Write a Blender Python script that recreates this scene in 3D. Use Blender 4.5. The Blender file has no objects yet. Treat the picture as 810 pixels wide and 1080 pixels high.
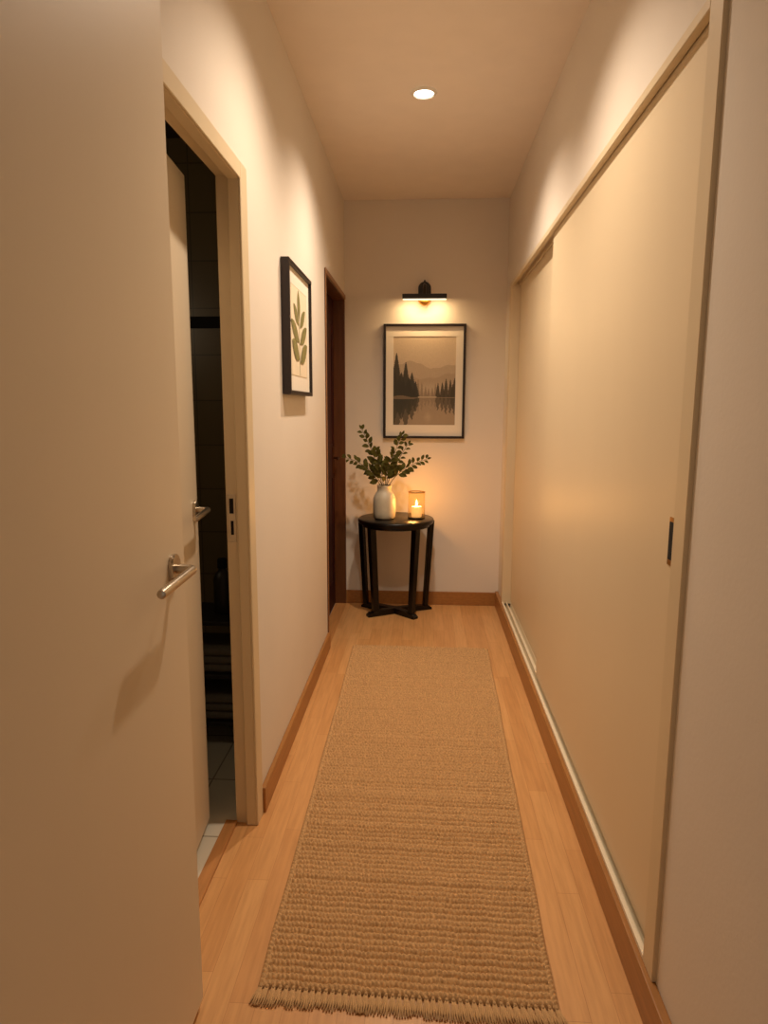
import bpy, bmesh, math, random
import numpy as np
from mathutils import Vector, Matrix
random.seed(7)
S = bpy.context.scene
C = S.collection
PI = math.pi

# ------------------------------------------------------------------ camera
W, D, H = 1.0595, 4.583, 2.70          # corridor width, length, height (metres)
F, YAW, PITCH, ROLL = 705.99, 0.058878, 0.154738, 0.003556
fw = Vector((-math.sin(YAW)*math.cos(PITCH), math.cos(YAW)*math.cos(PITCH), -math.sin(PITCH)))
rt = Vector((math.cos(YAW), math.sin(YAW), 0)); up = rt.cross(fw)
r2 = math.cos(ROLL)*rt + math.sin(ROLL)*up
u2 = -math.sin(ROLL)*rt + math.cos(ROLL)*up
cd = bpy.data.cameras.new('camera'); cam = bpy.data.objects.new('camera', cd); C.objects.link(cam)
cd.sensor_fit = 'VERTICAL'; cd.sensor_height = 36.0; cd.lens = F/1080*36.0; cd.clip_start = 0.02
M = Matrix((r2, u2, -fw)).transposed().to_4x4(); M.translation = Vector((0.5385, 0.0, 1.3711))
cam.matrix_world = M
S.camera = cam

# ------------------------------------------------------------------ light and exposure
S.view_settings.view_transform = 'Standard'; S.view_settings.look = 'None'
S.view_settings.gamma = 1.0; S.view_settings.exposure = 0.22; S.view_settings.use_curve_mapping = False
wd = bpy.data.worlds.new('world'); S.world = wd; wd.use_nodes = True
wd.node_tree.nodes['Background'].inputs[0].default_value = (1.0, 0.88, 0.74, 1)
wd.node_tree.nodes['Background'].inputs[1].default_value = 0.30
WARM = (1.0, 0.82, 0.635)
def lamp(name, kind, loc, energy, color, **kw):
    d = bpy.data.lights.new(name, kind); d.energy = energy; d.color = color
    for k, v in kw.items(): setattr(d, k, v)
    o = bpy.data.objects.new(name, d); C.objects.link(o); o.location = loc
    return o
SPOT = dict(spot_size=math.radians(137), spot_blend=1.0, shadow_soft_size=0.035)
lamp('downlight_beam', 'SPOT', (0.52, 3.10, 2.675), 71, WARM, **SPOT)      # the downlight in view
lamp('downlight_beam', 'SPOT', (0.52, 2.06, 2.675), 60, WARM, **SPOT)      # the next one, above the frame

lamp('bathroom_fill', 'POINT', (-1.2, 1.6, 1.9), 3.5, (1.0, 0.78, 0.5), shadow_soft_size=0.06)   # added fill, not a real lamp, lifts the dark bathroom

# ------------------------------------------------------------------ materials
def lin(v):
    v /= 255.0
    return v/12.92 if v <= 0.04045 else ((v+0.055)/1.055)**2.4
def rgb(r, g, b): return (lin(r), lin(g), lin(b), 1.0)
def mat(name, col, rough=0.5, metal=0.0, noise=0.0, nscale=8.0, stretch=(1, 1, 1), bump=0.0, bscale=120.0, spec=0.5):
    m = bpy.data.materials.new(name); m.use_nodes = True
    nt = m.node_tree; b = nt.nodes['Principled BSDF']
    b.inputs['Roughness'].default_value = rough; b.inputs['Metallic'].default_value = metal
    b.inputs['Specular IOR Level'].default_value = spec
    tc = nt.nodes.new('ShaderNodeTexCoord'); mp = nt.nodes.new('ShaderNodeMapping')
    mp.inputs['Scale'].default_value = stretch
    nt.links.new(tc.outputs['Object'], mp.inputs['Vector'])
    n = nt.nodes.new('ShaderNodeTexNoise'); n.inputs['Scale'].default_value = nscale; n.inputs['Detail'].default_value = 4
    nt.links.new(mp.outputs[0], n.inputs['Vector'])
    cr = nt.nodes.new('ShaderNodeValToRGB')
    cr.color_ramp.elements[0].position = 0.3; cr.color_ramp.elements[1].position = 0.7
    k0, k1 = 1-noise, 1+noise*0.6
    cr.color_ramp.elements[0].color = (col[0]*k0, col[1]*k0, col[2]*k0, 1)
    cr.color_ramp.elements[1].color = (min(1, col[0]*k1), min(1, col[1]*k1), min(1, col[2]*k1), 1)
    nt.links.new(n.outputs['Fac'], cr.inputs[0]); nt.links.new(cr.outputs[0], b.inputs['Base Color'])
    if bump > 0:
        n2 = nt.nodes.new('ShaderNodeTexNoise'); n2.inputs['Scale'].default_value = bscale; n2.inputs['Detail'].default_value = 3
        nt.links.new(mp.outputs[0], n2.inputs['Vector'])
        bp = nt.nodes.new('ShaderNodeBump'); bp.inputs['Strength'].default_value = bump; bp.inputs['Distance'].default_value = 0.002
        nt.links.new(n2.outputs['Fac'], bp.inputs['Height']); nt.links.new(bp.outputs[0], b.inputs['Normal'])
    return m
def emit(name, col, strength):
    m = bpy.data.materials.new(name); m.use_nodes = True; nt = m.node_tree
    b = nt.nodes['Principled BSDF']; b.inputs['Base Color'].default_value = (0.8, 0.8, 0.8, 1)
    b.inputs['Emission Color'].default_value = (*col, 1); b.inputs['Emission Strength'].default_value = strength
    return m

m_wall = mat('wall_paint', rgb(226, 216, 203), 0.75, noise=0.03, nscale=1.6, bump=0.15, bscale=90, spec=0.25)
m_ceil = mat('ceiling_paint', rgb(238, 226, 214), 0.85, noise=0.02, bump=0.1, spec=0.2)
m_door = mat('cream_door_paint', rgb(220, 204, 178), 0.45, noise=0.03, nscale=2.0, stretch=(1, 1, 0.25), bump=0.06, bscale=60)
m_trim = mat('cream_frame_paint', rgb(218, 199, 165), 0.42, noise=0.05, nscale=5, stretch=(1, 1, 0.3))
m_panel = mat('wardrobe_panel_laminate', rgb(224, 205, 172), 0.42, noise=0.03, nscale=1.5, stretch=(1, 1, 0.4))
m_rail = mat('pale_track_metal', rgb(235, 222, 196), 0.35)
m_base = mat('baseboard_wood', rgb(164, 112, 58), 0.4, noise=0.16, nscale=6, stretch=(6, 1.2, 14))
m_thresh = mat('threshold_wood', rgb(186, 130, 76), 0.42, noise=0.15, nscale=6, stretch=(14, 1.2, 6))
m_redwood = mat('red_brown_wood', rgb(98, 58, 28), 0.4, noise=0.25, nscale=5, stretch=(10, 10, 0.8))
m_headwood = mat('brown_casing_wood', rgb(146, 100, 62), 0.42, noise=0.2, nscale=5, stretch=(10, 1, 10))
m_darkdoor = mat('dark_mahogany', rgb(54, 14, 10), 0.6, noise=0.25, nscale=5, stretch=(8, 8, 0.7), spec=0.2)
m_steel = mat('brushed_steel', rgb(190, 178, 160), 0.3, metal=1.0, noise=0.08, nscale=30)
m_brass = mat('brass', rgb(190, 140, 66), 0.3, metal=1.0, noise=0.08)
m_bronze = mat('dark_bronze', rgb(84, 54, 32), 0.45, metal=1.0)
m_black = mat('black_metal', rgb(28, 22, 19), 0.42, noise=0.1)
m_hole = mat('dark_hollow', rgb(10, 8, 7), 0.9)
m_tablewood = mat('black_stained_wood', rgb(13, 8, 7), 0.32, noise=0.3, nscale=7, stretch=(1, 8, 8), spec=0.35)
m_frame = mat('black_frame_wood', rgb(30, 17, 15), 0.4, noise=0.15)
m_mat = mat('cream_mat_board', rgb(232, 222, 206), 0.8, noise=0.01)
m_paper = mat('botanical_paper', rgb(230, 214, 186), 0.8, noise=0.03)
m_leafink = mat('leaf_ink', rgb(128, 120, 66), 0.8, noise=0.25, nscale=60)
m_inkline = mat('plate_line_ink', rgb(206, 188, 156), 0.8)
m_vase = mat('cream_stoneware', rgb(204, 192, 168), 0.45, noise=0.08, nscale=25, bump=0.2, bscale=70)
m_leaf = mat('grey_green_leaf', rgb(82, 78, 32), 0.7, noise=0.35, nscale=18, spec=0.15)
m_stem = mat('brown_green_stem', rgb(74, 62, 36), 0.6, noise=0.2)
m_wax = mat('candle_wax', rgb(240, 222, 180), 0.5)
b_ = m_wax.node_tree.nodes['Principled BSDF']
b_.inputs['Emission Color'].default_value = (1.0, 0.55, 0.2, 1); b_.inputs['Emission Strength'].default_value = 0.5  # glow put into the wax itself, standing in for candlelight within it
m_flame = emit('flame', (1.0, 0.74, 0.38), 5.0)
m_lens = emit('lamp_lens', (1.0, 0.93, 0.80), 9.0)
m_strip = emit('lamp_strip', (1.0, 0.80, 0.52), 1.5)
m_white = mat('white_lamp_rim', rgb(232, 224, 210), 0.4)
m_jute = mat('jute_rope', rgb(204, 164, 116), 0.9, noise=0.30, nscale=160, bump=0.5, bscale=350, spec=0.1)
m_tassel = mat('jute_fringe', rgb(200, 162, 116), 0.9, noise=0.2, nscale=60, spec=0.1)
m_bottle = mat('dark_bottle_plastic', rgb(46, 40, 34), 0.4)
m_towel = mat('grey_towel', rgb(122, 112, 98), 0.95, noise=0.1, nscale=60)
m_shelf = mat('dark_shelf', rgb(40, 32, 27), 0.6)

def glass_mat():
    m = bpy.data.materials.new('amber_glass'); m.use_nodes = True; nt = m.node_tree
    for n in list(nt.nodes): nt.nodes.remove(n)
    o = nt.nodes.new('ShaderNodeOutputMaterial'); mx = nt.nodes.new('ShaderNodeMixShader')
    t = nt.nodes.new('ShaderNodeBsdfTransparent'); t.inputs[0].default_value = (1.0, 0.90, 0.70, 1)
    g = nt.nodes.new('ShaderNodeBsdfGlossy'); g.inputs['Roughness'].default_value = 0.18
    g.inputs[0].default_value = (1, 0.9, 0.75, 1)
    lw = nt.nodes.new('ShaderNodeLayerWeight'); lw.inputs[0].default_value = 0.12
    f = nt.nodes.new('ShaderNodeMath'); f.operation = 'MULTIPLY'; f.inputs[1].default_value = 0.6
    nt.links.new(lw.outputs['Fresnel'], f.inputs[0])
    nt.links.new(f.outputs[0], mx.inputs[0]); nt.links.new(t.outputs[0], mx.inputs[1]); nt.links.new(g.outputs[0], mx.inputs[2])
    nt.links.new(mx.outputs[0], o.inputs[0])
    return m
m_glass = glass_mat()

def floor_mat():
    m = bpy.data.materials.new('beech_laminate'); m.use_nodes = True; nt = m.node_tree; L = nt.links.new
    b = nt.nodes['Principled BSDF']; b.inputs['Roughness'].default_value = 0.38
    tc = nt.nodes.new('ShaderNodeTexCoord')
    mp = nt.nodes.new('ShaderNodeMapping'); mp.inputs['Rotation'].default_value = (0, 0, PI/2)
    L(tc.outputs['Object'], mp.inputs[0])
    br = nt.nodes.new('ShaderNodeTexBrick')
    br.inputs['Scale'].default_value = 1.0; br.inputs['Brick Width'].default_value = 0.52; br.inputs['Row Height'].default_value = 0.064
    br.inputs['Mortar Size'].default_value = 0.0006; br.inputs['Mortar Smooth'].default_value = 0.1
    br.offset = 0.37; br.offset_frequency = 2; br.squash = 1.25; br.squash_frequency = 3
    br.inputs['Color1'].default_value = rgb(220, 168, 110); br.inputs['Color2'].default_value = rgb(208, 153, 96)
    br.inputs['Mortar'].default_value = rgb(186, 130, 78)
    L(mp.outputs[0], br.inputs['Vector'])
    mp2 = nt.nodes.new('ShaderNodeMapping'); mp2.inputs['Scale'].default_value = (26, 1.6, 1)
    L(tc.outputs['Object'], mp2.inputs[0])
    n = nt.nodes.new('ShaderNodeTexNoise'); n.inputs['Scale'].default_value = 3.0; n.inputs['Detail'].default_value = 7
    n.inputs['Roughness'].default_value = 0.62
    L(mp2.outputs[0], n.inputs['Vector'])
    cr = nt.nodes.new('ShaderNodeValToRGB')
    cr.color_ramp.elements[0].position = 0.32; cr.color_ramp.elements[0].color = (0.80, 0.76, 0.70, 1)
    cr.color_ramp.elements[1].position = 0.62; cr.color_ramp.elements[1].color = (1, 1, 1, 1)
    L(n.outputs['Fac'], cr.inputs[0])
    mx = nt.nodes.new('ShaderNodeMix'); mx.data_type = 'RGBA'; mx.blend_type = 'MULTIPLY'; mx.inputs[0].default_value = 0.8
    L(br.outputs['Color'], mx.inputs[6]); L(cr.outputs[0], mx.inputs[7]); L(mx.outputs[2], b.inputs['Base Color'])
    return m
m_floor = floor_mat()

def tile_mat(name, c1, c2, mortar, w, h, wallaxis=True, rough=0.3):
    m = bpy.data.materials.new(name); m.use_nodes = True; nt = m.node_tree; L = nt.links.new
    b = nt.nodes['Principled BSDF']; b.inputs['Roughness'].default_value = rough
    tc = nt.nodes.new('ShaderNodeTexCoord')
    br = nt.nodes.new('ShaderNodeTexBrick'); br.offset = 0.0
    br.inputs['Scale'].default_value = 1; br.inputs['Brick Width'].default_value = w; br.inputs['Row Height'].default_value = h
    br.inputs['Mortar Size'].default_value = 0.003
    br.inputs['Color1'].default_value = c1; br.inputs['Color2'].default_value = c2; br.inputs['Mortar'].default_value = mortar
    if wallaxis:
        sp = nt.nodes.new('ShaderNodeSeparateXYZ'); cb = nt.nodes.new('ShaderNodeCombineXYZ')
        ad = nt.nodes.new('ShaderNodeMath'); ad.operation = 'ADD'
        L(tc.outputs['Object'], sp.inputs[0]); L(sp.outputs[0], ad.inputs[0]); L(sp.outputs[1], ad.inputs[1])
        L(ad.outputs[0], cb.inputs[0]); L(sp.outputs[2], cb.inputs[1]); L(cb.outputs[0], br.inputs['Vector'])
    else:
        L(tc.outputs['Object'], br.inputs['Vector'])
    L(br.outputs['Color'], b.inputs['Base Color'])
    return m
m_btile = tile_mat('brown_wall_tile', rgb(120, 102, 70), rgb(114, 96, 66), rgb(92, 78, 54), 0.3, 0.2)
m_ftile = tile_mat('pale_floor_tile', rgb(222, 214, 196), rgb(214, 206, 188), rgb(160, 148, 128), 0.33, 0.33, False)
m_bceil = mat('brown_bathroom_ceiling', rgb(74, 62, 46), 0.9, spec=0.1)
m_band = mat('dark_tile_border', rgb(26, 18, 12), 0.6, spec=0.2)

# ------------------------------------------------------------------ helpers
def box(bm, x0, x1, y0, y1, z0, z1, bev=0.0, seg=2):
    vs = bmesh.ops.create_cube(bm, size=1.0)['verts']
    for v in vs:
        v.co = Vector(((x0+x1)/2+v.co.x*(x1-x0), (y0+y1)/2+v.co.y*(y1-y0), (z0+z1)/2+v.co.z*(z1-z0)))
    if bev > 0:
        es = list({e for v in vs for e in v.link_edges})
        bmesh.ops.bevel(bm, geom=es, offset=bev, segments=seg, profile=0.5, affect='EDGES')
def hexa(bm, bot, top):
    b = [bm.verts.new(p) for p in bot]; t = [bm.verts.new(p) for p in top]; n = len(b)
    bm.faces.new(list(reversed(b))); bm.faces.new(t)
    for i in range(n): bm.faces.new((b[i], b[(i+1) % n], t[(i+1) % n], t[i]))
def lathe(bm, prof, cx, cy, seg=40, cap0=True, cap1=True):
    rings = []
    for r, z in prof:
        rings.append([bm.verts.new((cx+r*math.cos(2*PI*i/seg), cy+r*math.sin(2*PI*i/seg), z)) for i in range(seg)])
    for a, b in zip(rings, rings[1:]):
        for i in range(seg): bm.faces.new((a[i], a[(i+1) % seg], b[(i+1) % seg], b[i]))
    if cap0: bm.faces.new(list(reversed(rings[0])))
    if cap1: bm.faces.new(rings[-1])
def tube(bm, pts, rad, seg=12, flat=1.0, ref=Vector((0, 0, 1))):
    pts = [Vector(p) for p in pts]; n = len(pts); rings = []
    if not hasattr(rad, '__len__'): rad = [rad]*n
    for i, p in enumerate(pts):
        t = (pts[min(i+1, n-1)]-pts[max(i-1, 0)]).normalized()
        a = t.cross(ref)
        if a.length < 1e-4: a = t.cross(Vector((1, 0, 0)))
        a.normalize(); b = a.cross(t).normalized()
        rings.append([bm.verts.new(p+rad[i]*(flat*math.cos(2*PI*k/seg)*a+math.sin(2*PI*k/seg)*b)) for k in range(seg)])
    for a, b in zip(rings, rings[1:]):
        for k in range(seg): bm.faces.new((a[k], a[(k+1) % seg], b[(k+1) % seg], b[k]))
    bm.faces.new(list(reversed(rings[0]))); bm.faces.new(rings[-1])
def disc_prism(bm, outline, axis_dir, depth):
    """closed outline (list of Vectors) extruded along axis_dir"""
    d = Vector(axis_dir)*depth
    a = [bm.verts.new(p) for p in outline]; b = [bm.verts.new(p+d) for p in outline]; n = len(a)
    bm.faces.new(list(reversed(a))); bm.faces.new(b)
    for i in range(n): bm.faces.new((a[i], a[(i+1) % n], b[(i+1) % n], b[i]))
def obj(name, bm, m, parent=None, smooth=False):
    """link a bmesh (in world coordinates) as ONE mesh object; a top-level one gets its origin at its base"""
    bmesh.ops.recalc_face_normals(bm, faces=bm.faces[:])
    me = bpy.data.meshes.new(name); bm.to_mesh(me); bm.free()
    o = bpy.data.objects.new(name, me); C.objects.link(o)
    me.materials.append(m)
    if parent is None:
        co = [v.co for v in me.vertices]
        b = Vector(((min(c.x for c in co)+max(c.x for c in co))/2, (min(c.y for c in co)+max(c.y for c in co))/2, min(c.z for c in co)))
        me.transform(Matrix.Translation(-b)); o.location = b; o['base'] = b[:]
    else:
        b = Vector(parent['base']); me.transform(Matrix.Translation(-b)); o['base'] = b[:]; o.parent = parent
    if smooth:
        for p in me.polygons: p.use_smooth = True
        me.set_sharp_from_angle(angle=math.radians(40))
    return o
def tag(o, label, cat, group=None, kind=None):
    o['label'] = label; o['category'] = cat
    if group: o['group'] = group
    if kind: o['kind'] = kind
    return o
def thing(name, loc, label, cat, group=None, kind=None):
    o = bpy.data.objects.new(name, None); C.objects.link(o); o.location = loc; o['base'] = list(loc)
    o.empty_display_size = 0.05
    return tag(o, label, cat, group, kind)
def B(): return bmesh.new()
def rounded_rect(cu, cv, hu, hv, r, n=6):
    pts = []
    for (su, sv, a0) in ((1, 1, 0), (-1, 1, PI/2), (-1, -1, PI), (1, -1, 1.5*PI)):
        for i in range(n+1):
            a = a0+PI/2*i/n
            pts.append((cu+su*(hu-r)+r*math.cos(a), cv+sv*(hv-r)+r*math.sin(a)))
    return pts

# ------------------------------------------------------------------ the setting
YB = -1.2                                           # the corridor carries on behind the camera
LW = 0.07                                           # left wall thickness
bm = B(); box(bm, -LW, W+0.75, YB, D+0.12, -0.08, 0.0)
tag(obj('floor', bm, m_floor), 'orange beech laminate floor of the corridor', 'floor', kind='structure')
bm = B(); box(bm, -LW-0.05, W+0.75, YB, D+0.12, H, H+0.08)
tag(obj('ceiling', bm, m_ceil), 'plain off white ceiling over the corridor', 'ceiling', kind='structure')

BY0, BY1, BZ = 1.27, 2.004, 2.015                   # bathroom doorway (clear opening)
DY0, DY1, DZ = 3.70, 4.553, 2.072                   # dark wooden doorway
bm = B()
box(bm, -LW, 0, YB, BY0-0.02, 0, H)
box(bm, -LW, 0, BY0-0.02, BY1+0.02, BZ+0.02, H)
box(bm, -LW, 0, BY1+0.02, DY0-0.025, 0, H)
box(bm, -LW, 0, DY0-0.025, D, DZ+0.03, H)
tag(obj('wall_left', bm, m_wall), 'cream painted left wall pierced by two doorways', 'wall', kind='structure')
bm = B(); box(bm, -0.16, W+0.75, D, D+0.12, 0, H)
tag(obj('wall_back', bm, m_wall), 'cream painted end wall behind the small black table', 'wall', kind='structure')
WX = W+0.010                                        # plane of the right wall
OY0, OY1, OZ = 1.345, 4.345, 2.132                  # opening of the built-in wardrobe
bm = B()
box(bm, WX, WX+0.09, YB, OY0, 0, H)
box(bm, WX, WX+0.09, OY0, OY1, OZ, H)
box(bm, WX, WX+0.09, OY1, D, 0, H)
box(bm, WX, WX+0.09, OY0, OY1, 0, 0.080)
tag(obj('wall_right', bm, m_wall), 'pale right wall around the built-in sliding wardrobe', 'wall', kind='structure')

# baseboards
def baseboard(name, x0, x1, y0, y1, h, label):
    bm = B(); box(bm, x0, x1, y0, y1, 0, h, 0.003, 2)
    tag(obj(name, bm, m_base), label, 'baseboard', kind='structure')
baseboard('baseboard_left', 0, 0.016, BY1+0.0715, DY0-0.022, 0.092, 'brown wooden baseboard along the left wall')
baseboard('baseboard_back', 0.002, WX-0.001, D-0.012, D, 0.095, 'brown wooden baseboard along the end wall')
baseboard('baseboard_right', W-0.012, WX, YB, D-0.0125, 0.108, 'brown wooden baseboard below the wardrobe on the right')

# bathroom door frame (cream), with its strike plate
bm = B()
for y0, y1, ry in ((BY1, BY1+0.02, BY1+0.015), ):
    box(bm, -0.032, 0.0, y0, y1, 0, BZ+0.02, 0.002, 1)
    box(bm, -LW, -0.032, ry, y1, 0, BZ+0.02)
box(bm, -LW, 0, BY0-0.02, BY0, 0, BZ+0.02)
box(bm, -0.032, 0.0, BY0, BY1, BZ, BZ+0.02, 0.002, 1)
box(bm, -LW, -0.032, BY0, BY1+0.015, BZ+0.014, BZ+0.02)
box(bm, 0, 0.007, BY1, BY1+0.070, 0, BZ+0.048, 0.002, 1)
box(bm, 0, 0.007, BY0-0.068, BY0, 0, BZ+0.048, 0.002, 1)
box(bm, 0, 0.007, BY0, BY1, BZ, BZ+0.048, 0.002, 1)
t1 = tag(obj('trim_1', bm, m_trim), 'cream painted door frame of the tiled bathroom', 'door frame', kind='structure')
yr = BY1+0.015
bm = B(); box(bm, -0.067, -0.040, yr-0.0015, yr, 0.955, 1.105, 0.0006, 1)
sp = obj('strike_plate', bm, m_steel, t1)
for z0, z1, x0, x1 in ((1.045, 1.092, -0.060, -0.047), (0.978, 1.022, -0.057, -0.048)):
    bm = B(); box(bm, x0, x1, yr-0.0022, yr-0.0005, z0, z1)
    obj('latch_hole', bm, m_hole, sp)
# dark doorway frame, right beside the end wall
bm = B()
box(bm, -0.13, 0.004, DY0-0.025, DY0, 0, DZ, 0.002, 1)
box(bm, -0.13, 0.004, DY1, D-0.003, 0, DZ, 0.002, 1)
box(bm, -0.13, 0.004, DY0-0.025, D-0.003, DZ, DZ+0.03, 0.002, 1)
t2 = tag(obj('trim_2', bm, m_redwood), 'red brown wooden frame of the dark door at the corridor end', 'door frame', kind='structure')
bm = B()
box(bm, 0.004, 0.008, DY0-0.028, DY0-0.006, 0, DZ+0.006, 0.001, 1)
box(bm, 0.004, 0.008, DY0-0.028, D-0.003, DZ+0.006, DZ+0.033, 0.001, 1)
obj('casing', bm, m_headwood, t2)
bm = B(); box(bm, -0.072, 0.006, DY0, DY1, 0, 0.004, 0.001, 1)
tag(obj('trim_3', bm, m_thresh), 'brown wooden threshold of the dark door', 'threshold', kind='structure')
bm = B(); box(bm, -0.105, -0.066, BY0, BY1+0.012, 0, 0.011, 0.002, 1)
tag(obj('trim_4', bm, m_thresh), 'wooden threshold strip in front of the bathroom tiles', 'threshold', kind='structure')

# bathroom shell
bx0, by0, by1 = -1.7, 0.85, 3.0
bm = B()
box(bm, bx0, -LW, by1, by1+0.05, 0, 2.5)
box(bm, bx0-0.05, bx0, by0, by1, 0, 2.5)
box(bm, bx0, -LW, by0-0.05, by0, 0, 2.5)
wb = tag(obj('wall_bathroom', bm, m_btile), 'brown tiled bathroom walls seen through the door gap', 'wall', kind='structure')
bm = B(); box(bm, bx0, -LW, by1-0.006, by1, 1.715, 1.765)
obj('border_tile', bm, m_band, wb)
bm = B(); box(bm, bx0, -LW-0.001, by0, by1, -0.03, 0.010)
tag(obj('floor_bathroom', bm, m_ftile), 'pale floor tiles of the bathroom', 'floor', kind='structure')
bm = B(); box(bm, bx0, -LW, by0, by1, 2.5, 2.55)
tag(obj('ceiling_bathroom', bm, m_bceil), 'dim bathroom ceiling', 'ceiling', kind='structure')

# ------------------------------------------------------------------ doors with lever handles
def lever(parent, M4):
    """rose, neck and lever; local frame: x out of the leaf, y towards the lever's free end, z up; all placed by M4"""
    bm = B()
    disc_prism(bm, [Vector((0, u, v)) for u, v in rounded_rect(0, 0, 0.0215, 0.029, 0.016)], (1, 0, 0), 0.009)
    bmesh.ops.bevel(bm, geom=[e for e in bm.edges if all(v.co.x > 0.008 for v in e.verts)], offset=0.003, segments=2, affect='EDGES')
    bm.transform(M4); h = obj('door_handle', bm, m_steel, parent, True)
    bm = B()
    p = [Vector((0.005, 0, 0)), Vector((0.022, 0, 0))]
    for i in range(9):
        a = PI/2*i/8; p.append(Vector((0.030+0.013*math.sin(a), 0.013*(1-math.cos(a)), 0)))
    p += [Vector((0.043, 0.05, -0.001)), Vector((0.043, 0.11, -0.003)), Vector((0.043, 0.160, -0.0045)), Vector((0.043, 0.166, -0.005)), Vector((0.043, 0.168, -0.005))]
    tube(bm, p, [0.0090]*len(p[:-2])+[0.0082, 0.0055], 16)
    bm.transform(M4); obj('lever', bm, m_steel, h, True)
    return h
# near leaf, open and folded along the left wall
LX = 0.046
bm = B(); box(bm, 0.012, LX, 0.50, 1.329, 0.024, 2.16, 0.002, 2)
d1 = tag(obj('door_1', bm, m_door), 'nearest cream door leaf with steel lever, filling the left edge', 'door', kind='structure')
lever(d1, Matrix.Translation((LX, 1.262, 1.055)) @ Matrix.Diagonal((1, -1, 1, 1)))
# bathroom leaf, a few degrees open into the bathroom
TH = math.radians(4.5); LL = 0.720
M2 = Matrix.Translation((-0.095, BY0+0.005, 0)) @ Matrix.Rotation(TH, 4, 'Z')
bm = B(); box(bm, -0.04, 0, 0, LL, 0.030, 2.022, 0.002, 2); bm.transform(M2)
d2 = tag(obj('door_2', bm, m_door), 'cream bathroom door leaf standing slightly open inside its frame', 'door', kind='structure')
lever(d2, M2 @ Matrix.Translation((0, LL-0.040, 1.066)) @ Matrix.Diagonal((1, -0.92, 0.95, 1)))
# dark door at the end
bm = B(); box(bm, -0.125, -0.072, DY0+0.001, DY1-0.001, 0.0042, DZ-0.002)
d3 = tag(obj('door_3', bm, m_darkdoor), 'closed dark mahogany door set deep at the corridor end', 'door', kind='structure')
bm = B()
for z0, z1 in ((0.18, 0.92), (1.12, 1.92)):
    for (a, b, c, d) in ((DY0+0.10, DY0+0.115, z0, z1), (DY1-0.115, DY1-0.10, z0, z1), (DY0+0.10, DY1-0.10, z0, z0+0.015), (DY0+0.10, DY1-0.10, z1-0.015, z1)):
        box(bm, -0.072, -0.067, a, b, c, d, 0.001, 1)
obj('panel_moulding', bm, m_darkdoor, d3)
h3 = None
bm = B(); box(bm, -0.072, -0.068, DY1-0.085, DY1-0.045, 0.93, 1.11, 0.002, 1)
h3 = obj('door_handle', bm, m_bronze, d3)
bm = B(); p = [Vector((-0.07, DY1-0.065, 1.035)), Vector((-0.043, DY1-0.065, 1.035)), Vector((-0.034, DY1-0.070, 1.035)), Vector((-0.031, DY1-0.085, 1.035)), Vector((-0.031, DY1-0.16, 1.033))]
tube(bm, p, 0.0075, 10); obj('lever', bm, m_bronze, h3, True)

# ------------------------------------------------------------------ built-in wardrobe
wr = thing('sliding_wardrobe', (W+0.33, 2.85, 0), 'built-in wardrobe with two tall cream sliding doors along the right wall', 'wardrobe')
JY0, JY1 = OY0, OY1
bm = B()
fx0, fx1 = W, W+0.085
box(bm, fx0, fx1, JY0, JY0+0.062, 0.108, OZ, 0.0015, 1)
box(bm, fx0, fx1, JY1-0.075, JY1, 0.108, OZ, 0.0015, 1)
box(bm, fx0, W+0.0195, JY0+0.062, JY1-0.075, 2.108, OZ, 0.0015, 1)
box(bm, W+0.0445, W+0.053, JY0+0.062, JY1-0.075, 2.108, OZ)
box(bm, W+0.0765, fx1, JY0+0.062, JY1-0.075, 2.108, OZ)
obj('frame', bm, m_trim, wr)
bm = B()
ya, yb = JY0+0.062, JY1-0.075
box(bm, W+0.0105, W+0.085, ya, yb, 0.081, 0.085)
box(bm, W, W+0.011, ya, yb, 0.1085, 0.120, 0.001, 1); box(bm, W+0.0105, W+0.011, ya, yb, 0.085, 0.115, 0.001, 1)
box(bm, W+0.027, W+0.033, ya, yb, 0.085, 0.121, 0.001, 1)
box(bm, W+0.055, W+0.061, ya, yb, 0.085, 0.121, 0.001, 1)
obj('track', bm, m_rail, wr)
bm = B(); box(bm, W+0.022, W+0.042, ya+0.002, 3.05, 0.1215, 2.118, 0.001, 1)
p1 = obj('sliding_door', bm, m_panel, wr)
bm = B()
py, pz0, pz1, px = 1.462, 1.030, 1.137, W+0.022
box(bm, px-0.0015, px+0.003, py-0.024, py+0.024, pz0, pz1, 0.0008, 1)
fp = obj('finger_pull', bm, m_brass, p1)
bm = B(); box(bm, px-0.0025, px+0.0025, py-0.020, py+0.020, pz0+0.013, pz1-0.010, 0.0006, 1)
obj('recess', bm, m_hole, fp)
bm = B(); box(bm, W+0.056, W+0.074, 2.99, yb-0.002, 0.1215, 2.118, 0.001, 1)
obj('sliding_door', bm, m_panel, wr)
bm = B()
box(bm, W+0.60, W+0.62, JY0, JY1, 0.0, 2.2); box(bm, W+0.105, W+0.60, JY0, JY0+0.02, 0.0, 2.2)
box(bm, W+0.105, W+0.60, JY1-0.02, JY1, 0.0, 2.2); box(bm, W+0.105, W+0.60, JY0+0.02, JY1-0.02, 2.18, 2.2)
obj('carcass', bm, m_panel, wr)

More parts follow.
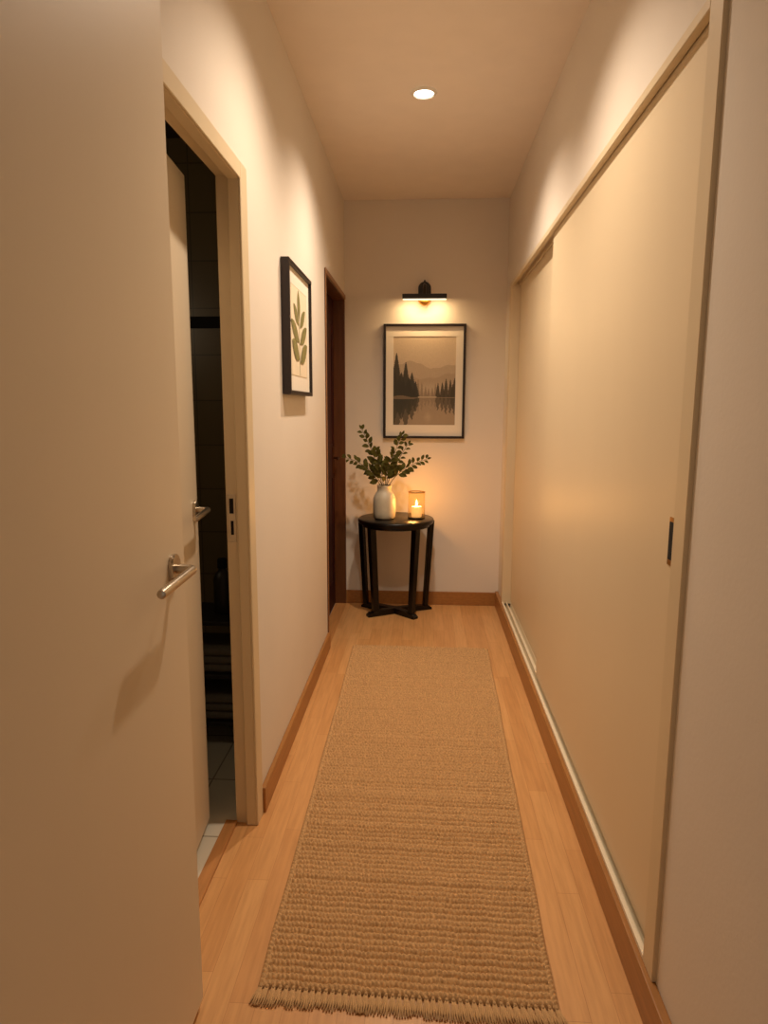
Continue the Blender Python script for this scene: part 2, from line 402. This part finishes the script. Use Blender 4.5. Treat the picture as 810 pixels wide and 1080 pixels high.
# ------------------------------------------------------------------ rug
def make_rug():
    rg = thing('runner_rug', (0.53, 2.53, 0), 'long natural jute runner rug with fringed near end on the laminate', 'rug')
    FL, FR, NL, NR = (0.142, 3.700), (0.922, 3.692), (0.157, 1.384), (0.866, 1.366)
    rows, per, nx = 112, 9, 340
    ny = rows*per+1
    v = np.linspace(0, 1, ny)[:, None]; u = np.linspace(0, 1, nx)[None, :]
    rng = np.random.default_rng(3)
    X = (NL[0]*(1-u)+NR[0]*u)*(1-v)+(FL[0]*(1-u)+FR[0]*u)*v
    Y = (NL[1]*(1-u)+NR[1]*u)*(1-v)+(FL[1]*(1-u)+FR[1]*u)*v
    wob = np.interp(v[:, 0], np.linspace(0, 1, 14), rng.normal(0, 0.0009, 14))[:, None]
    X = X+wob
    t = v*rows; row = np.minimum(np.floor(t), rows-1).astype(int)
    ph = rng.uniform(0, 2*PI, rows)[row[:, 0]][:, None]
    jit = rng.uniform(0.8, 1.15, rows)[row[:, 0]][:, None]
    wav = 0.07*np.sin(u*37+v*11)+0.04*np.sin(u*91+v*23)
    prof = np.abs(np.sin(PI*(t+wav)))**0.6
    braid = 0.82+0.18*np.sin(2*PI*u*62+ph+(t-row)*4.5+0.8*np.sin(u*140+row*1.7))
    h = 0.001+0.0160*prof*braid*jit
    # two ropes running lengthwise along each side
    ed = np.minimum(u, 1-u)*0.75
    rope = np.abs(np.sin(PI*ed/0.017))**0.6*(0.74+0.26*np.sin(2*PI*v*165+np.floor(ed/0.017)*2.0+ed*180))
    hb = 0.002+0.012*rope
    h = np.where(ed < 0.017, hb+0*h, h)
    h = h+rng.normal(0, 0.0004, h.shape)
    h[0, :] = 0.001; h[-1, :] = 0.001; h[:, 0] = 0.001; h[:, -1] = 0.001
    co = np.stack([X-0.53+0*h, Y-2.53+0*h, h], -1).reshape(-1, 3).astype(np.float32)
    idx = np.arange(ny*nx).reshape(ny, nx)
    q = np.stack([idx[:-1, :-1], idx[:-1, 1:], idx[1:, 1:], idx[1:, :-1]], -1).reshape(-1, 4)
    me = bpy.data.meshes.new('weave'); me.vertices.add(len(co)); me.vertices.foreach_set('co', co.ravel())
    me.loops.add(q.size); me.loops.foreach_set('vertex_index', q.ravel().astype(np.int32))
    me.polygons.add(len(q)); me.polygons.foreach_set('loop_start', np.arange(0, q.size, 4, dtype=np.int32))
    me.update(calc_edges=True); me.polygons.foreach_set('use_smooth', np.ones(len(q), dtype=bool))
    me.materials.append(m_jute)
    o = bpy.data.objects.new('weave', me); C.objects.link(o); o.parent = rg
    # fringe: one tassel mesh per variant, copied along the near end
    protos = []
    for k in range(5):
        bm = B(); r = random.Random(k)
        lean = r.uniform(-0.003, 0.003); ln = r.uniform(0.042, 0.052)
        tube(bm, [(0, 0.006, 0.006), (0, 0.0, 0.0075), (0.0, -0.004, 0.006)], [0.0035, 0.0048, 0.0036], 8)
        for s in (-1.5, -0.5, 0.5, 1.5):
            e = s*r.uniform(0.0010, 0.0024); ll = ln*r.uniform(0.94, 1.04); lf = r.uniform(-0.0008, 0.0012)
            pts = [(s*0.0014, -0.001, 0.0068), (s*0.0028+lean*0.2, -0.012, 0.0054), (s*0.0042+lean*0.6+e*0.5, -0.028, 0.0046+lf), (s*0.0050+lean+e, -ll, 0.0034+lf)]
            tube(bm, pts, [0.0025, 0.0028, 0.0027, 0.0019], 7)
        me = bpy.data.meshes.new('tassel'); bm.to_mesh(me); bm.free(); me.materials.append(m_tassel)
        for p in me.polygons: p.use_smooth = True
        protos.append(bpy.data.objects.new('tassel', me))
    n = 45
    for i in range(n):
        f = (i+0.5)/n
        o = protos[i % 5] if i < 5 else protos[random.randrange(5)].copy()
        C.objects.link(o); o.parent = rg
        o.location = (NL[0]*(1-f)+NR[0]*f-0.53+wob[0, 0], NL[1]*(1-f)+NR[1]*f-2.53, 0)
        o.rotation_euler = (0, 0, random.uniform(-0.07, 0.07)-0.16*(0.5-f)*2)
make_rug()

# ------------------------------------------------------------------ table with its things
TX, TY, TZ = 0.362, 4.315, 0.660
tb = thing('side_table', (TX, TY, 0), 'small round black wooden table with crossed foot against the end wall', 'table')
bm = B()
R = 0.248
lathe(bm, [(R-0.03, TZ-0.030), (R-0.006, TZ-0.029), (R-0.001, TZ-0.022), (R, TZ-0.012), (R-0.002, TZ-0.004), (R-0.007, TZ)], TX, TY, 72)
obj('tabletop', bm, m_tablewood, tb, True)
bm = B(); lathe(bm, [(R-0.045, TZ-0.052), (R-0.028, TZ-0.050), (R-0.028, TZ-0.030)], TX, TY, 64)
obj('apron', bm, m_tablewood, tb, True)
def leg(top, bot, w0, w1, ang):
    bm = B(); ca, sa = math.cos(ang), math.sin(ang)
    def sq(c, w): return [(c[0]+ca*a*w-sa*b*w, c[1]+sa*a*w+ca*b*w, c[2]) for a, b in ((-.5, -.5), (.5, -.5), (.5, .5), (-.5, .5))]
    hexa(bm, sq(bot, w1), sq(top, w0))
    bmesh.ops.bevel(bm, geom=bm.edges[:], offset=0.003, segments=1, affect='EDGES')
    obj('leg', bm, m_tablewood, tb)
CX, CY = 0.360, 4.365
feet = [(0.180, 4.262), (0.500, 4.235), (0.128, 4.505), (0.598, 4.482)]
legs = [((0.208, 4.235, TZ-0.03), (0.232, 4.285, 0.03), 0.046, 0.040), ((0.496, 4.222, TZ-0.03), (0.470, 4.270, 0.03), 0.044, 0.038),
        ((0.124, 4.440, TZ-0.03), (0.151, 4.480, 0.03), 0.036, 0.031), ((0.594, 4.430, TZ-0.03), (0.560, 4.458, 0.03), 0.036, 0.031)]
for (t, b, w0, w1) in legs:
    leg(t, b, w0, w1, math.atan2(b[1]-CY, b[0]-CX))
for (x, y) in feet:
    d = Vector((x-CX, y-CY, 0)); L_ = d.length; d.normalize(); n_ = Vector((-d.y, d.x, 0))
    bm = B()
    c0 = Vector((CX, CY, 0))-d*0.02; c1 = Vector((x, y, 0))
    w = 0.021
    prof = [(c0, 0.040), (c0+d*(L_*0.55), 0.038), (c1-d*0.02, 0.028), (c1, 0.014)]
    rings = []
    for c, hh in prof:
        rings.append([bm.verts.new(c+n_*s*w+Vector((0, 0, z))) for s, z in ((-1, 0), (1, 0), (1, hh), (-1, hh))])
    for a, b in zip(rings, rings[1:]):
        for i in range(4): bm.faces.new((a[i], a[(i+1) % 4], b[(i+1) % 4], b[i]))
    bm.faces.new(list(reversed(rings[0]))); bm.faces.new(rings[-1])
    obj('foot', bm, m_tablewood, tb)

VX, VY = 0.288, 4.285
bm = B()
lathe(bm, [(0.056, TZ+0.0005), (0.064, TZ+0.003), (0.070, TZ+0.012), (0.0735, TZ+0.04), (0.0740, TZ+0.10), (0.0725, TZ+0.130), (0.066, TZ+0.152),
           (0.054, TZ+0.168), (0.0465, TZ+0.178), (0.0445, TZ+0.190), (0.0455, TZ+0.207), (0.0475, TZ+0.214), (0.0455, TZ+0.218), (0.041, TZ+0.214),
           (0.039, TZ+0.190), (0.045, TZ+0.165), (0.062, TZ+0.14), (0.065, TZ+0.05), (0.05, TZ+0.012)], VX, VY, 48)
tag(obj('vase', bm, m_vase, None, True), 'cream stoneware vase with narrow neck on the black table', 'vase')

# leafy branches standing in the vase
def leaf_geo(bm, base, d, nrm, ln, wd):
    d = d.normalized(); s = d.cross(nrm).normalized(); n = s.cross(d).normalized()
    st = [(0.0, 0.0, 0.0), (0.18, 0.62, 0.03), (0.42, 1.0, 0.07), (0.68, 0.86, 0.06), (0.88, 0.42, 0.02), (1.0, 0.0, -0.03)]
    mid = [bm.verts.new(base+d*(ln*a)+n*(c*ln)) for a, w, c in st]
    for sg in (-1, 1):
        e = [bm.verts.new(base+d*(ln*a)+s*(sg*w*wd/2)+n*((c+0.10*w)*ln)) for a, w, c in st[1:-1]]
        ring = [mid[0]]+e+[mid[-1]]
        for i in range(5):
            f = [mid[i], mid[i+1], ring[i+1], ring[i]]
            uniq = []
            for q in f:
                if q not in uniq: uniq.append(q)
            if len(uniq) >= 3: bm.faces.new(uniq if sg > 0 else uniq[::-1])
def branch(tip, ctrl, nleaf, label, start=0.30, ln0=0.050, seed=0):
    r = random.Random(seed)
    t = thing('leafy_branch', (VX, VY, TZ+0.05), label, 'branch', 'leafy branches in the vase')
    a = Vector((VX+(tip[0]-VX)*0.05, VY+(tip[1]-VY)*0.05, TZ+0.05)); n1 = Vector((VX+(tip[0]-VX)*0.10, VY+(tip[1]-VY)*0.10, TZ+0.212))
    b = Vector(ctrl); c = Vector(tip)
    def P(s):
        if s < 0.2: return a.lerp(n1, s/0.2)
        q = (s-0.2)/0.8
        return n1*(1-q)**2+b*(2*q*(1-q))+c*q*q
    bm = B(); N = 18
    tube(bm, [P(i/N) for i in range(N+1)], [0.0028-0.0016*i/N for i in range(N+1)], 6)
    obj('stem', bm, m_stem, t, True)
    bm = B(); nleaf = int(nleaf*1.35)
    for k in range(nleaf):
        s = start+(1-start)*(k+0.4)/nleaf
        p = P(s); tg = (P(min(1, s+0.03))-P(s-0.03)).normalized()
        view = Vector((0.25, -1, 0.35)).normalized()
        side = tg.cross(view).normalized()*(1 if k % 2 else -1)
        d = tg*r.uniform(0.45, 0.8)+side*r.uniform(0.6, 0.95)+Vector((r.uniform(-.3, .3), r.uniform(-.55, .35), r.uniform(-.25, .3)))
        nr = view+Vector((r.uniform(-.6, .6), r.uniform(-.3, .3), r.uniform(-.6, .6)))
        ln = ln0*(1.16-0.48*(k/nleaf))*r.uniform(0.85, 1.12)
        tube(bm, [p, p+d.normalized()*0.008], 0.0009, 4)
        leaf_geo(bm, p+d.normalized()*0.006, d, nr, ln, ln*r.uniform(0.54, 0.68))
    leaf_geo(bm, P(1.0), (P(1)-P(0.95)), Vector((0.2, -1, 0.3)), ln0*0.6, ln0*0.3)
    o = obj('leaves', bm, m_leaf, t, True)
    return t
branch((0.040, 4.25, 1.055), (0.19, 4.26, 1.02), 11, 'leafy branch bending lowest to the left, towards the dark door', 0.42, 0.046, 1)
branch((0.140, 4.29, 1.235), (0.235, 4.29, 1.06), 15, 'tallest leafy branch, rising up left of the picture', 0.34, 0.052, 2)
branch((0.235, 4.20, 1.105), (0.27, 4.22, 1.00), 11, 'short upright leafy branch in the left middle of the vase', 0.36, 0.056, 3)
branch((0.400, 4.30, 1.200), (0.325, 4.29, 1.04), 15, 'leafy branch whose tip overlaps the lower frame of the lake picture', 0.34, 0.050, 4)
branch((0.438, 4.33, 1.140), (0.345, 4.32, 1.00), 12, 'leafy branch leaning right, ending just under the lake picture', 0.36, 0.048, 5)
branch((0.560, 4.26, 1.050), (0.385, 4.26, 1.00), 13, 'leafy branch stretching furthest right, above the candle glass', 0.42, 0.048, 6)
branch((0.335, 4.19, 1.060), (0.30, 4.21, 0.97), 11, 'short bushy leafy branch at the front middle of the vase', 0.34, 0.058, 7)
branch((0.180, 4.22, 1.000), (0.235, 4.23, 0.96), 8, 'short leafy branch drooping left, just above the vase shoulder', 0.38, 0.052, 8)

# candle glass and candle
GX, GY, GR = 0.496, 4.300, 0.054
gt = thing('candle_holder', (GX, GY, TZ), 'clear amber glass cylinder candle holder with dark rim on the black table', 'candle holder')
bm = B()
lathe(bm, [(GR-0.0025, TZ+0.008), (GR, TZ+0.008), (GR, TZ+0.172), (GR-0.0025, TZ+0.172)], GX, GY, 48, False, False)
bm.faces.ensure_lookup_table()
obj('glass', bm, m_glass, gt, True)
bm = B()
for k in range(64):
    pass
def ring(bm, r, z, w, h):
    lathe(bm, [(r-w, z), (r+0.001, z), (r+0.001, z+h), (r-w, z+h), (r-w, z)], GX, GY, 48, False, False)
ring(bm, GR, TZ+0.170, 0.004, 0.006); obj('rim', bm, m_brass, gt, True)
bm = B(); lathe(bm, [(GR+0.001, TZ+0.0005), (GR+0.002, TZ+0.004), (GR+0.002, TZ+0.010), (GR-0.004, TZ+0.011)], GX, GY, 48)
obj('base', bm, m_black, gt, True)
ct = thing('pillar_candle', (GX, GY, TZ+0.011), 'lit cream pillar candle inside the amber glass', 'candle')
bm = B(); z0 = TZ+0.0112
lathe(bm, [(0.031, z0), (0.033, z0+0.003), (0.033, z0+0.062), (0.031, z0+0.067), (0.027, z0+0.066), (0.018, z0+0.061)], GX, GY, 32)
obj('wax', bm, m_wax, ct, True)
bm = B(); tube(bm, [(GX, GY, z0+0.058), (GX+0.0005, GY, z0+0.069), (GX+0.002, GY, z0+0.075)], 0.0011, 6); obj('wick', bm, m_hole, ct)
bm = B(); lathe(bm, [(0.002, z0+0.070), (0.0065, z0+0.077), (0.0075, z0+0.084), (0.0055, z0+0.095), (0.0025, z0+0.106), (0.0006, z0+0.113)], GX, GY, 14)
obj('flame', bm, m_flame, ct, True)
lamp('candle_light', 'POINT', (GX, GY, z0+0.092), 3.3, (1.0, 0.48, 0.14), shadow_soft_size=0.03)

# ------------------------------------------------------------------ lake picture
ax0, ax1, az0, az1 = 0.263, 0.808, 1.166, 1.918
pf = thing('framed_lake_print', ((ax0+ax1)/2, D-0.002, az0), 'black framed misty lake print hung on the end wall under the lamp', 'picture')
def ring_boxes(bm, x0, x1, z0, z1, w, ya, yb, bev=0.0):
    box(bm, x0, x0+w, ya, yb, z0, z1, bev, 1); box(bm, x1-w, x1, ya, yb, z0, z1, bev, 1)
    box(bm, x0+w, x1-w, ya, yb, z0, z0+w, bev, 1); box(bm, x0+w, x1-w, ya, yb, z1-w, z1, bev, 1)
bm = B(); ring_boxes(bm, ax0, ax1, az0, az1, 0.016, D-0.030, D-0.002, 0.0012); obj('frame', bm, m_frame, pf)
qx0, qx1, qz0, qz1 = 0.329, 0.744, 1.256, 1.838
bm = B(); yy0, yy1 = D-0.016, D-0.012; e = 0.016
box(bm, ax0+e, qx0, yy0, yy1, az0+e, az1-e); box(bm, qx1, ax1-e, yy0, yy1, az0+e, az1-e)
box(bm, qx0, qx1, yy0, yy1, az0+e, qz0); box(bm, qx0, qx1, yy0, yy1, qz1, az1-e)
obj('mat_board', bm, m_mat, pf)
def lake_print():
    nx, nz = 140, 196
    u = (np.arange(nx)+0.5)/nx; v = (np.arange(nz)+0.5)/nz
    U, V = np.meshgrid(u, v)                       # v = 0 at the bottom edge
    rng = np.random.default_rng(5)
    def srgb(*c): return np.array([lin(x) for x in c])
    img = np.zeros((nz, nx, 3)); img[:] = srgb(200, 180, 154)
    def fill(mask, c, a=1.0):
        mk = (mask*a)[..., None] if mask.dtype != bool else mask[..., None]*a
        img[:] = img*(1-mk)+srgb(*c)*mk
    SH = 0.318                                     # shoreline
    ridge1 = 0.655+0.07*np.exp(-((U-0.28)/0.20)**2)+0.03*np.exp(-((U-1.0)/0.25)**2)-0.02*np.exp(-((U-0.65)/0.12)**2)+0.006*np.sin(U*31)
    fill(V < ridge1, (180, 160, 136))
    ridge2 = 0.52+0.055*np.exp(-((U-0.02)/0.3)**2)+0.07*np.exp(-((U-1.0)/0.3)**2)+0.008*np.sin(U*23+1)
    fill(V < ridge2, (170, 150, 126))
    fill(np.clip(1-np.abs(V-0.40)/0.10, 0, 1), (188, 168, 142), 0.8)     # mist band
    fill((V < SH), (160, 140, 116))
    def trees(lst, col, a):
        for (c, top, w) in lst:
            tt = np.clip((top-V)/(top-SH), 0, 1)
            saw = 0.72+0.28*np.abs(np.sin(V*150+c*40))
            hw = w*(tt**0.85)*saw+0.002
            m_ = (np.abs(U-c) < hw) & (V < top) & (V >= SH-0.004)
            fill(m_, col, a)
            top2 = SH-(top-SH)*0.92                 # the mirror image in the water
            rp = 0.006*np.sin(V*120+c*9)
            tt2 = np.clip((V-top2)/(SH-top2), 0, 1)
            m2 = (np.abs(U-c+rp) < w*tt2**0.8+0.003) & (V < SH) & (V > max(0, top2))
            fill(m2, tuple(int(x*1.05+6) for x in col), a*0.82)
    trees([(0.40, 0.52, 0.035), (0.46, 0.49, 0.03), (0.52, 0.44, 0.03), (0.57, 0.42, 0.03), (0.68, 0.47, 0.03), (0.63, 0.43, 0.03)], (118, 100, 80), 0.65)
    trees([(0.72, 0.48, 0.045), (0.79, 0.49, 0.045), (0.85, 0.53, 0.05), (0.92, 0.52, 0.05), (0.985, 0.54, 0.05), (0.96, 0.47, 0.05)], (62, 54, 40), 0.95)
    trees([(0.30, 0.60, 0.095), (0.36, 0.50, 0.07), (0.20, 0.72, 0.10), (0.13, 0.60, 0.11), (0.05, 0.82, 0.12), (0.0, 0.66, 0.12), (0.10, 0.54, 0.14), (0.25, 0.54, 0.11)], (50, 46, 34), 0.97)
    bank = SH+0.008+0.012*np.sin(U*14)*(U < 0.42)
    fill((V < bank) & (V > SH-0.02) & (U < 0.42-(SH-V)*4), (122, 104, 82), 0.85)
    fill((np.abs(V-SH) < 0.006) & (U > 0.40) & (U < 0.70), (186, 168, 142), 0.9)
    fill((np.abs(V-SH+0.004) < 0.004) & (U > 0.70), (150, 130, 104), 0.9)
    fill(np.clip(1-np.abs(U-0.56)/0.10-np.abs(V-0.09)/0.10, 0, 1), (186, 164, 136), 0.6)
    img *= 1+rng.normal(0, 0.04, (nz, nx, 1))
    bm = B()
    me = bpy.data.meshes.new('print')
    gx = np.linspace(qx0, qx1, nx+1)-(ax0+ax1)/2; gz = np.linspace(qz0, qz1, nz+1)-az0
    GXx, GZz = np.meshgrid(gx, gz)
    co = np.stack([GXx, np.full_like(GXx, -0.0105), GZz], -1).reshape(-1, 3).astype(np.float32)
    idx = np.arange((nx+1)*(nz+1)).reshape(nz+1, nx+1)
    q = np.stack([idx[:-1, :-1], idx[:-1, 1:], idx[1:, 1:], idx[1:, :-1]], -1).reshape(-1, 4)
    me.vertices.add(len(co)); me.vertices.foreach_set('co', co.ravel())
    me.loops.add(q.size); me.loops.foreach_set('vertex_index', q.ravel().astype(np.int32))
    me.polygons.add(len(q)); me.polygons.foreach_set('loop_start', np.arange(0, q.size, 4, dtype=np.int32))
    me.update(calc_edges=True)
    at = me.color_attributes.new('picture', 'FLOAT_COLOR', 'CORNER')
    cols = np.ones((len(q), 4, 4), dtype=np.float32); cols[:, :, :3] = np.clip(img, 0, 1).reshape(-1, 1, 3)
    at.data.foreach_set('color', cols.ravel())
    m = bpy.data.materials.new('lake_print_paper'); m.use_nodes = True
    b = m.node_tree.nodes['Principled BSDF']; b.inputs['Roughness'].default_value = 0.6
    a = m.node_tree.nodes.new('ShaderNodeVertexColor'); a.layer_name = 'picture'
    m.node_tree.links.new(a.outputs[0], b.inputs['Base Color'])
    me.materials.append(m)
    bm.free()
    o = bpy.data.objects.new('print', me); C.objects.link(o); o.parent = pf
lake_print()

# picture lamp
pl = thing('picture_lamp', (0.531, D, 2.05), 'black bar picture lamp glowing on the end wall above the lake print', 'lamp')
pts = [(0.531-0.042, 2.085), (0.531+0.042, 2.085)]
arch = [Vector((0.531+0.042, D-0.014, 2.062)), Vector((0.531+0.042, D-0.014, 2.145))]
for i in range(1, 12):
    a = PI*i/12; arch.append(Vector((0.531+0.042*math.cos(a), D-0.014, 2.145+0.042*math.sin(a))))
arch += [Vector((0.531-0.042, D-0.014, 2.145)), Vector((0.531-0.042, D-0.014, 2.062))]
bm = B(); disc_prism(bm, arch, (0, 1, 0), 0.014); obj('wall_plate', bm, m_black, pl, True)
bm = B(); tube(bm, [(0.531, D-0.012, 2.150), (0.531, D-0.05, 2.160), (0.531, D-0.085, 2.145), (0.531, D-0.100, 2.110), (0.531, D-0.102, 2.09)], 0.012, 10)
obj('arm', bm, m_black, pl, True)
bm = B(); tube(bm, [(0.531, D-0.020, 2.183), (0.531, D-0.020, 2.196)], [0.007, 0.004], 8); obj('finial', bm, m_black, pl, True)
bm = B(); box(bm, 0.388, 0.674, D-0.116, D-0.088, 2.064, 2.095, 0.002, 1); obj('bar', bm, m_black, pl)
bm = B(); box(bm, 0.392, 0.670, D-0.112, D-0.092, 2.0585, 2.0635); obj('light_strip', bm, m_strip, pl)
bm = B(); lathe(bm, [(0.004, 2.026), (0.020, 2.030), (0.033, 2.040), (0.040, 2.052), (0.041, 2.057)], 0.531, D-0.055, 20); obj('knob', bm, m_brass, pl, True)
al = lamp('picture_lamp_light', 'AREA', (0.531, D-0.100, 2.055), 1.5, (1.0, 0.66, 0.32), shape='RECTANGLE', size=0.27, size_y=0.018)
al.rotation_euler = (math.radians(18), 0, 0)

# ------------------------------------------------------------------ botanical picture on the left wall
by_0, by_1, bz0, bz1 = 2.552, 3.050, 1.420, 1.920
bp = thing('framed_botanical_print', (0.0, (by_0+by_1)/2, bz0), 'black framed botanical leaf print on the left wall', 'picture')
bm = B(); w = 0.016; xa, xb = 0.002, 0.034
box(bm, xa, xb, by_0, by_0+w, bz0, bz1, 0.0012, 1); box(bm, xa, xb, by_1-w, by_1, bz0, bz1, 0.0012, 1)
box(bm, xa, xb, by_0+w, by_1-w, bz0, bz0+w, 0.0012, 1); box(bm, xa, xb, by_0+w, by_1-w, bz1-w, bz1, 0.0012, 1)
obj('frame', bm, m_frame, bp)
bm = B(); box(bm, 0.006, 0.022, by_0+w, by_1-w, bz0+w, bz1-w); obj('mat_board', bm, m_mat, bp)
iy0, iy1, iz0, iz1 = by_0+w, by_1-w, bz0+w, bz1-w
def uv(u, v): return (iy0+(iy1-iy0)*u, iz0+(iz1-iz0)*v)
bm = B(); a0, c0 = uv(0.14, 0.13); a1, c1 = uv(0.86, 0.87)
box(bm, 0.022, 0.0228, a0, a1, c0, c1); pp = obj('print', bm, m_paper, bp)
bm = B()
for (p, q, r_, s_) in ((a0, a1, c0, c0+0.0025), (a0, a1, c1-0.0025, c1), (a0, a0+0.0025, c0, c1), (a1-0.0025, a1, c0, c1)):
    box(bm, 0.0228, 0.0231, p, q, r_, s_)
obj('plate_line', bm, m_inkline, pp)
bm = B()
leaf_x = [0.0234]
def flat_leaf(u0, v0, u1, v1, wd):
    leaf_x[0] += 0.0003; p = Vector((leaf_x[0], *uv(u0, v0))); q = Vector((leaf_x[0], *uv(u1, v1))); d = q-p; n = Vector((0, -d.z, d.y)).normalized()
    prof = [(0, .03), (.15, .45), (.35, .9), (.5, 1), (.7, .85), (.88, .45), (1, .02)]
    a = [bm.verts.new(p+d*t+n*(wd*w_/2)) for t, w_ in prof]; b = [bm.verts.new(p+d*t-n*(wd*w_/2)) for t, w_ in prof]
    for i in range(len(prof)-1): bm.faces.new((a[i], a[i+1], b[i+1], b[i]))
flat_leaf(0.50, 0.60, 0.46, 0.86, 0.062)
flat_leaf(0.48, 0.56, 0.24, 0.72, 0.050); flat_leaf(0.52, 0.55, 0.78, 0.72, 0.050)
flat_leaf(0.48, 0.42, 0.12, 0.58, 0.058); flat_leaf(0.52, 0.41, 0.86, 0.58, 0.058)
flat_leaf(0.48, 0.27, 0.16, 0.42, 0.070); flat_leaf(0.52, 0.25, 0.86, 0.42, 0.068)
s0 = Vector((0.0233, *uv(0.49, 0.62))); s1 = Vector((0.0233, *uv(0.51, 0.14)))
vs = [bm.verts.new(p) for p in (s0+Vector((0, -.003, 0)), s0+Vector((0, .003, 0)), s1+Vector((0, .0035, 0)), s1+Vector((0, -.0035, 0)))]
bm.faces.new(vs)
obj('drawn_leaves', bm, m_leafink, pp)

# ------------------------------------------------------------------ ceiling downlight
dl = thing('recessed_downlight', (0.520, 3.10, H-0.012), 'small round lit downlight recessed in the ceiling', 'ceiling light')
bm = B(); cx, cy = 0.520, 3.10
lathe(bm, [(0.040, H-0.001), (0.040, H-0.006), (0.044, H-0.010), (0.052, H-0.008), (0.058, H-0.001)], cx, cy, 48, False, False)
obj('rim', bm, m_white, dl, True)
bm = B(); lathe(bm, [(0.040, H-0.001), (0.040, H-0.004), (0.030, H-0.006)], cx, cy, 40); obj('lens', bm, m_lens, dl, True)

# ------------------------------------------------------------------ dim things inside the bathroom
sx0, sx1, sy0, sy1 = -0.46, -0.16, 2.48, 2.74
sh = thing('bathroom_shelf', ((sx0+sx1)/2, (sy0+sy1)/2, 0.010), 'dark low shelf rack standing in the unlit bathroom', 'shelf')
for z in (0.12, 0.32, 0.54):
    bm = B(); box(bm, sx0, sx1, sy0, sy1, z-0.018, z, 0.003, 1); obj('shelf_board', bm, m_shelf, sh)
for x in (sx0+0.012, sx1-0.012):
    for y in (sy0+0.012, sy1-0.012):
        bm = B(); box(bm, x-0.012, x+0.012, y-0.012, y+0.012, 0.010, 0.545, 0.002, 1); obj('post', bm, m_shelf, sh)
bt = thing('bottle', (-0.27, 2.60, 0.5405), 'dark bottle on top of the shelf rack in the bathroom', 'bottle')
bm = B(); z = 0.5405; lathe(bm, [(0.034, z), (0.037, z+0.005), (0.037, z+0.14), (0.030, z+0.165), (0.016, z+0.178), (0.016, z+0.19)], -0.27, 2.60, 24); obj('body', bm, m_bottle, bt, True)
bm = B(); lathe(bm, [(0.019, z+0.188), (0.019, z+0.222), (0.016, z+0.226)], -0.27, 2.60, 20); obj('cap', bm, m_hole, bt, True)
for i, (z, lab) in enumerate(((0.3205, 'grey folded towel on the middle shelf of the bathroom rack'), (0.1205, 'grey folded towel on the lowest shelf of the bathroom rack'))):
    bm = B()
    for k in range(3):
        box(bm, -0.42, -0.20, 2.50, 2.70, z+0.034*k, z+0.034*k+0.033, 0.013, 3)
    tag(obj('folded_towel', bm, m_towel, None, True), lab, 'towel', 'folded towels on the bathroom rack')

for o in bpy.data.objects:
    if 'base' in o.keys(): del o['base']
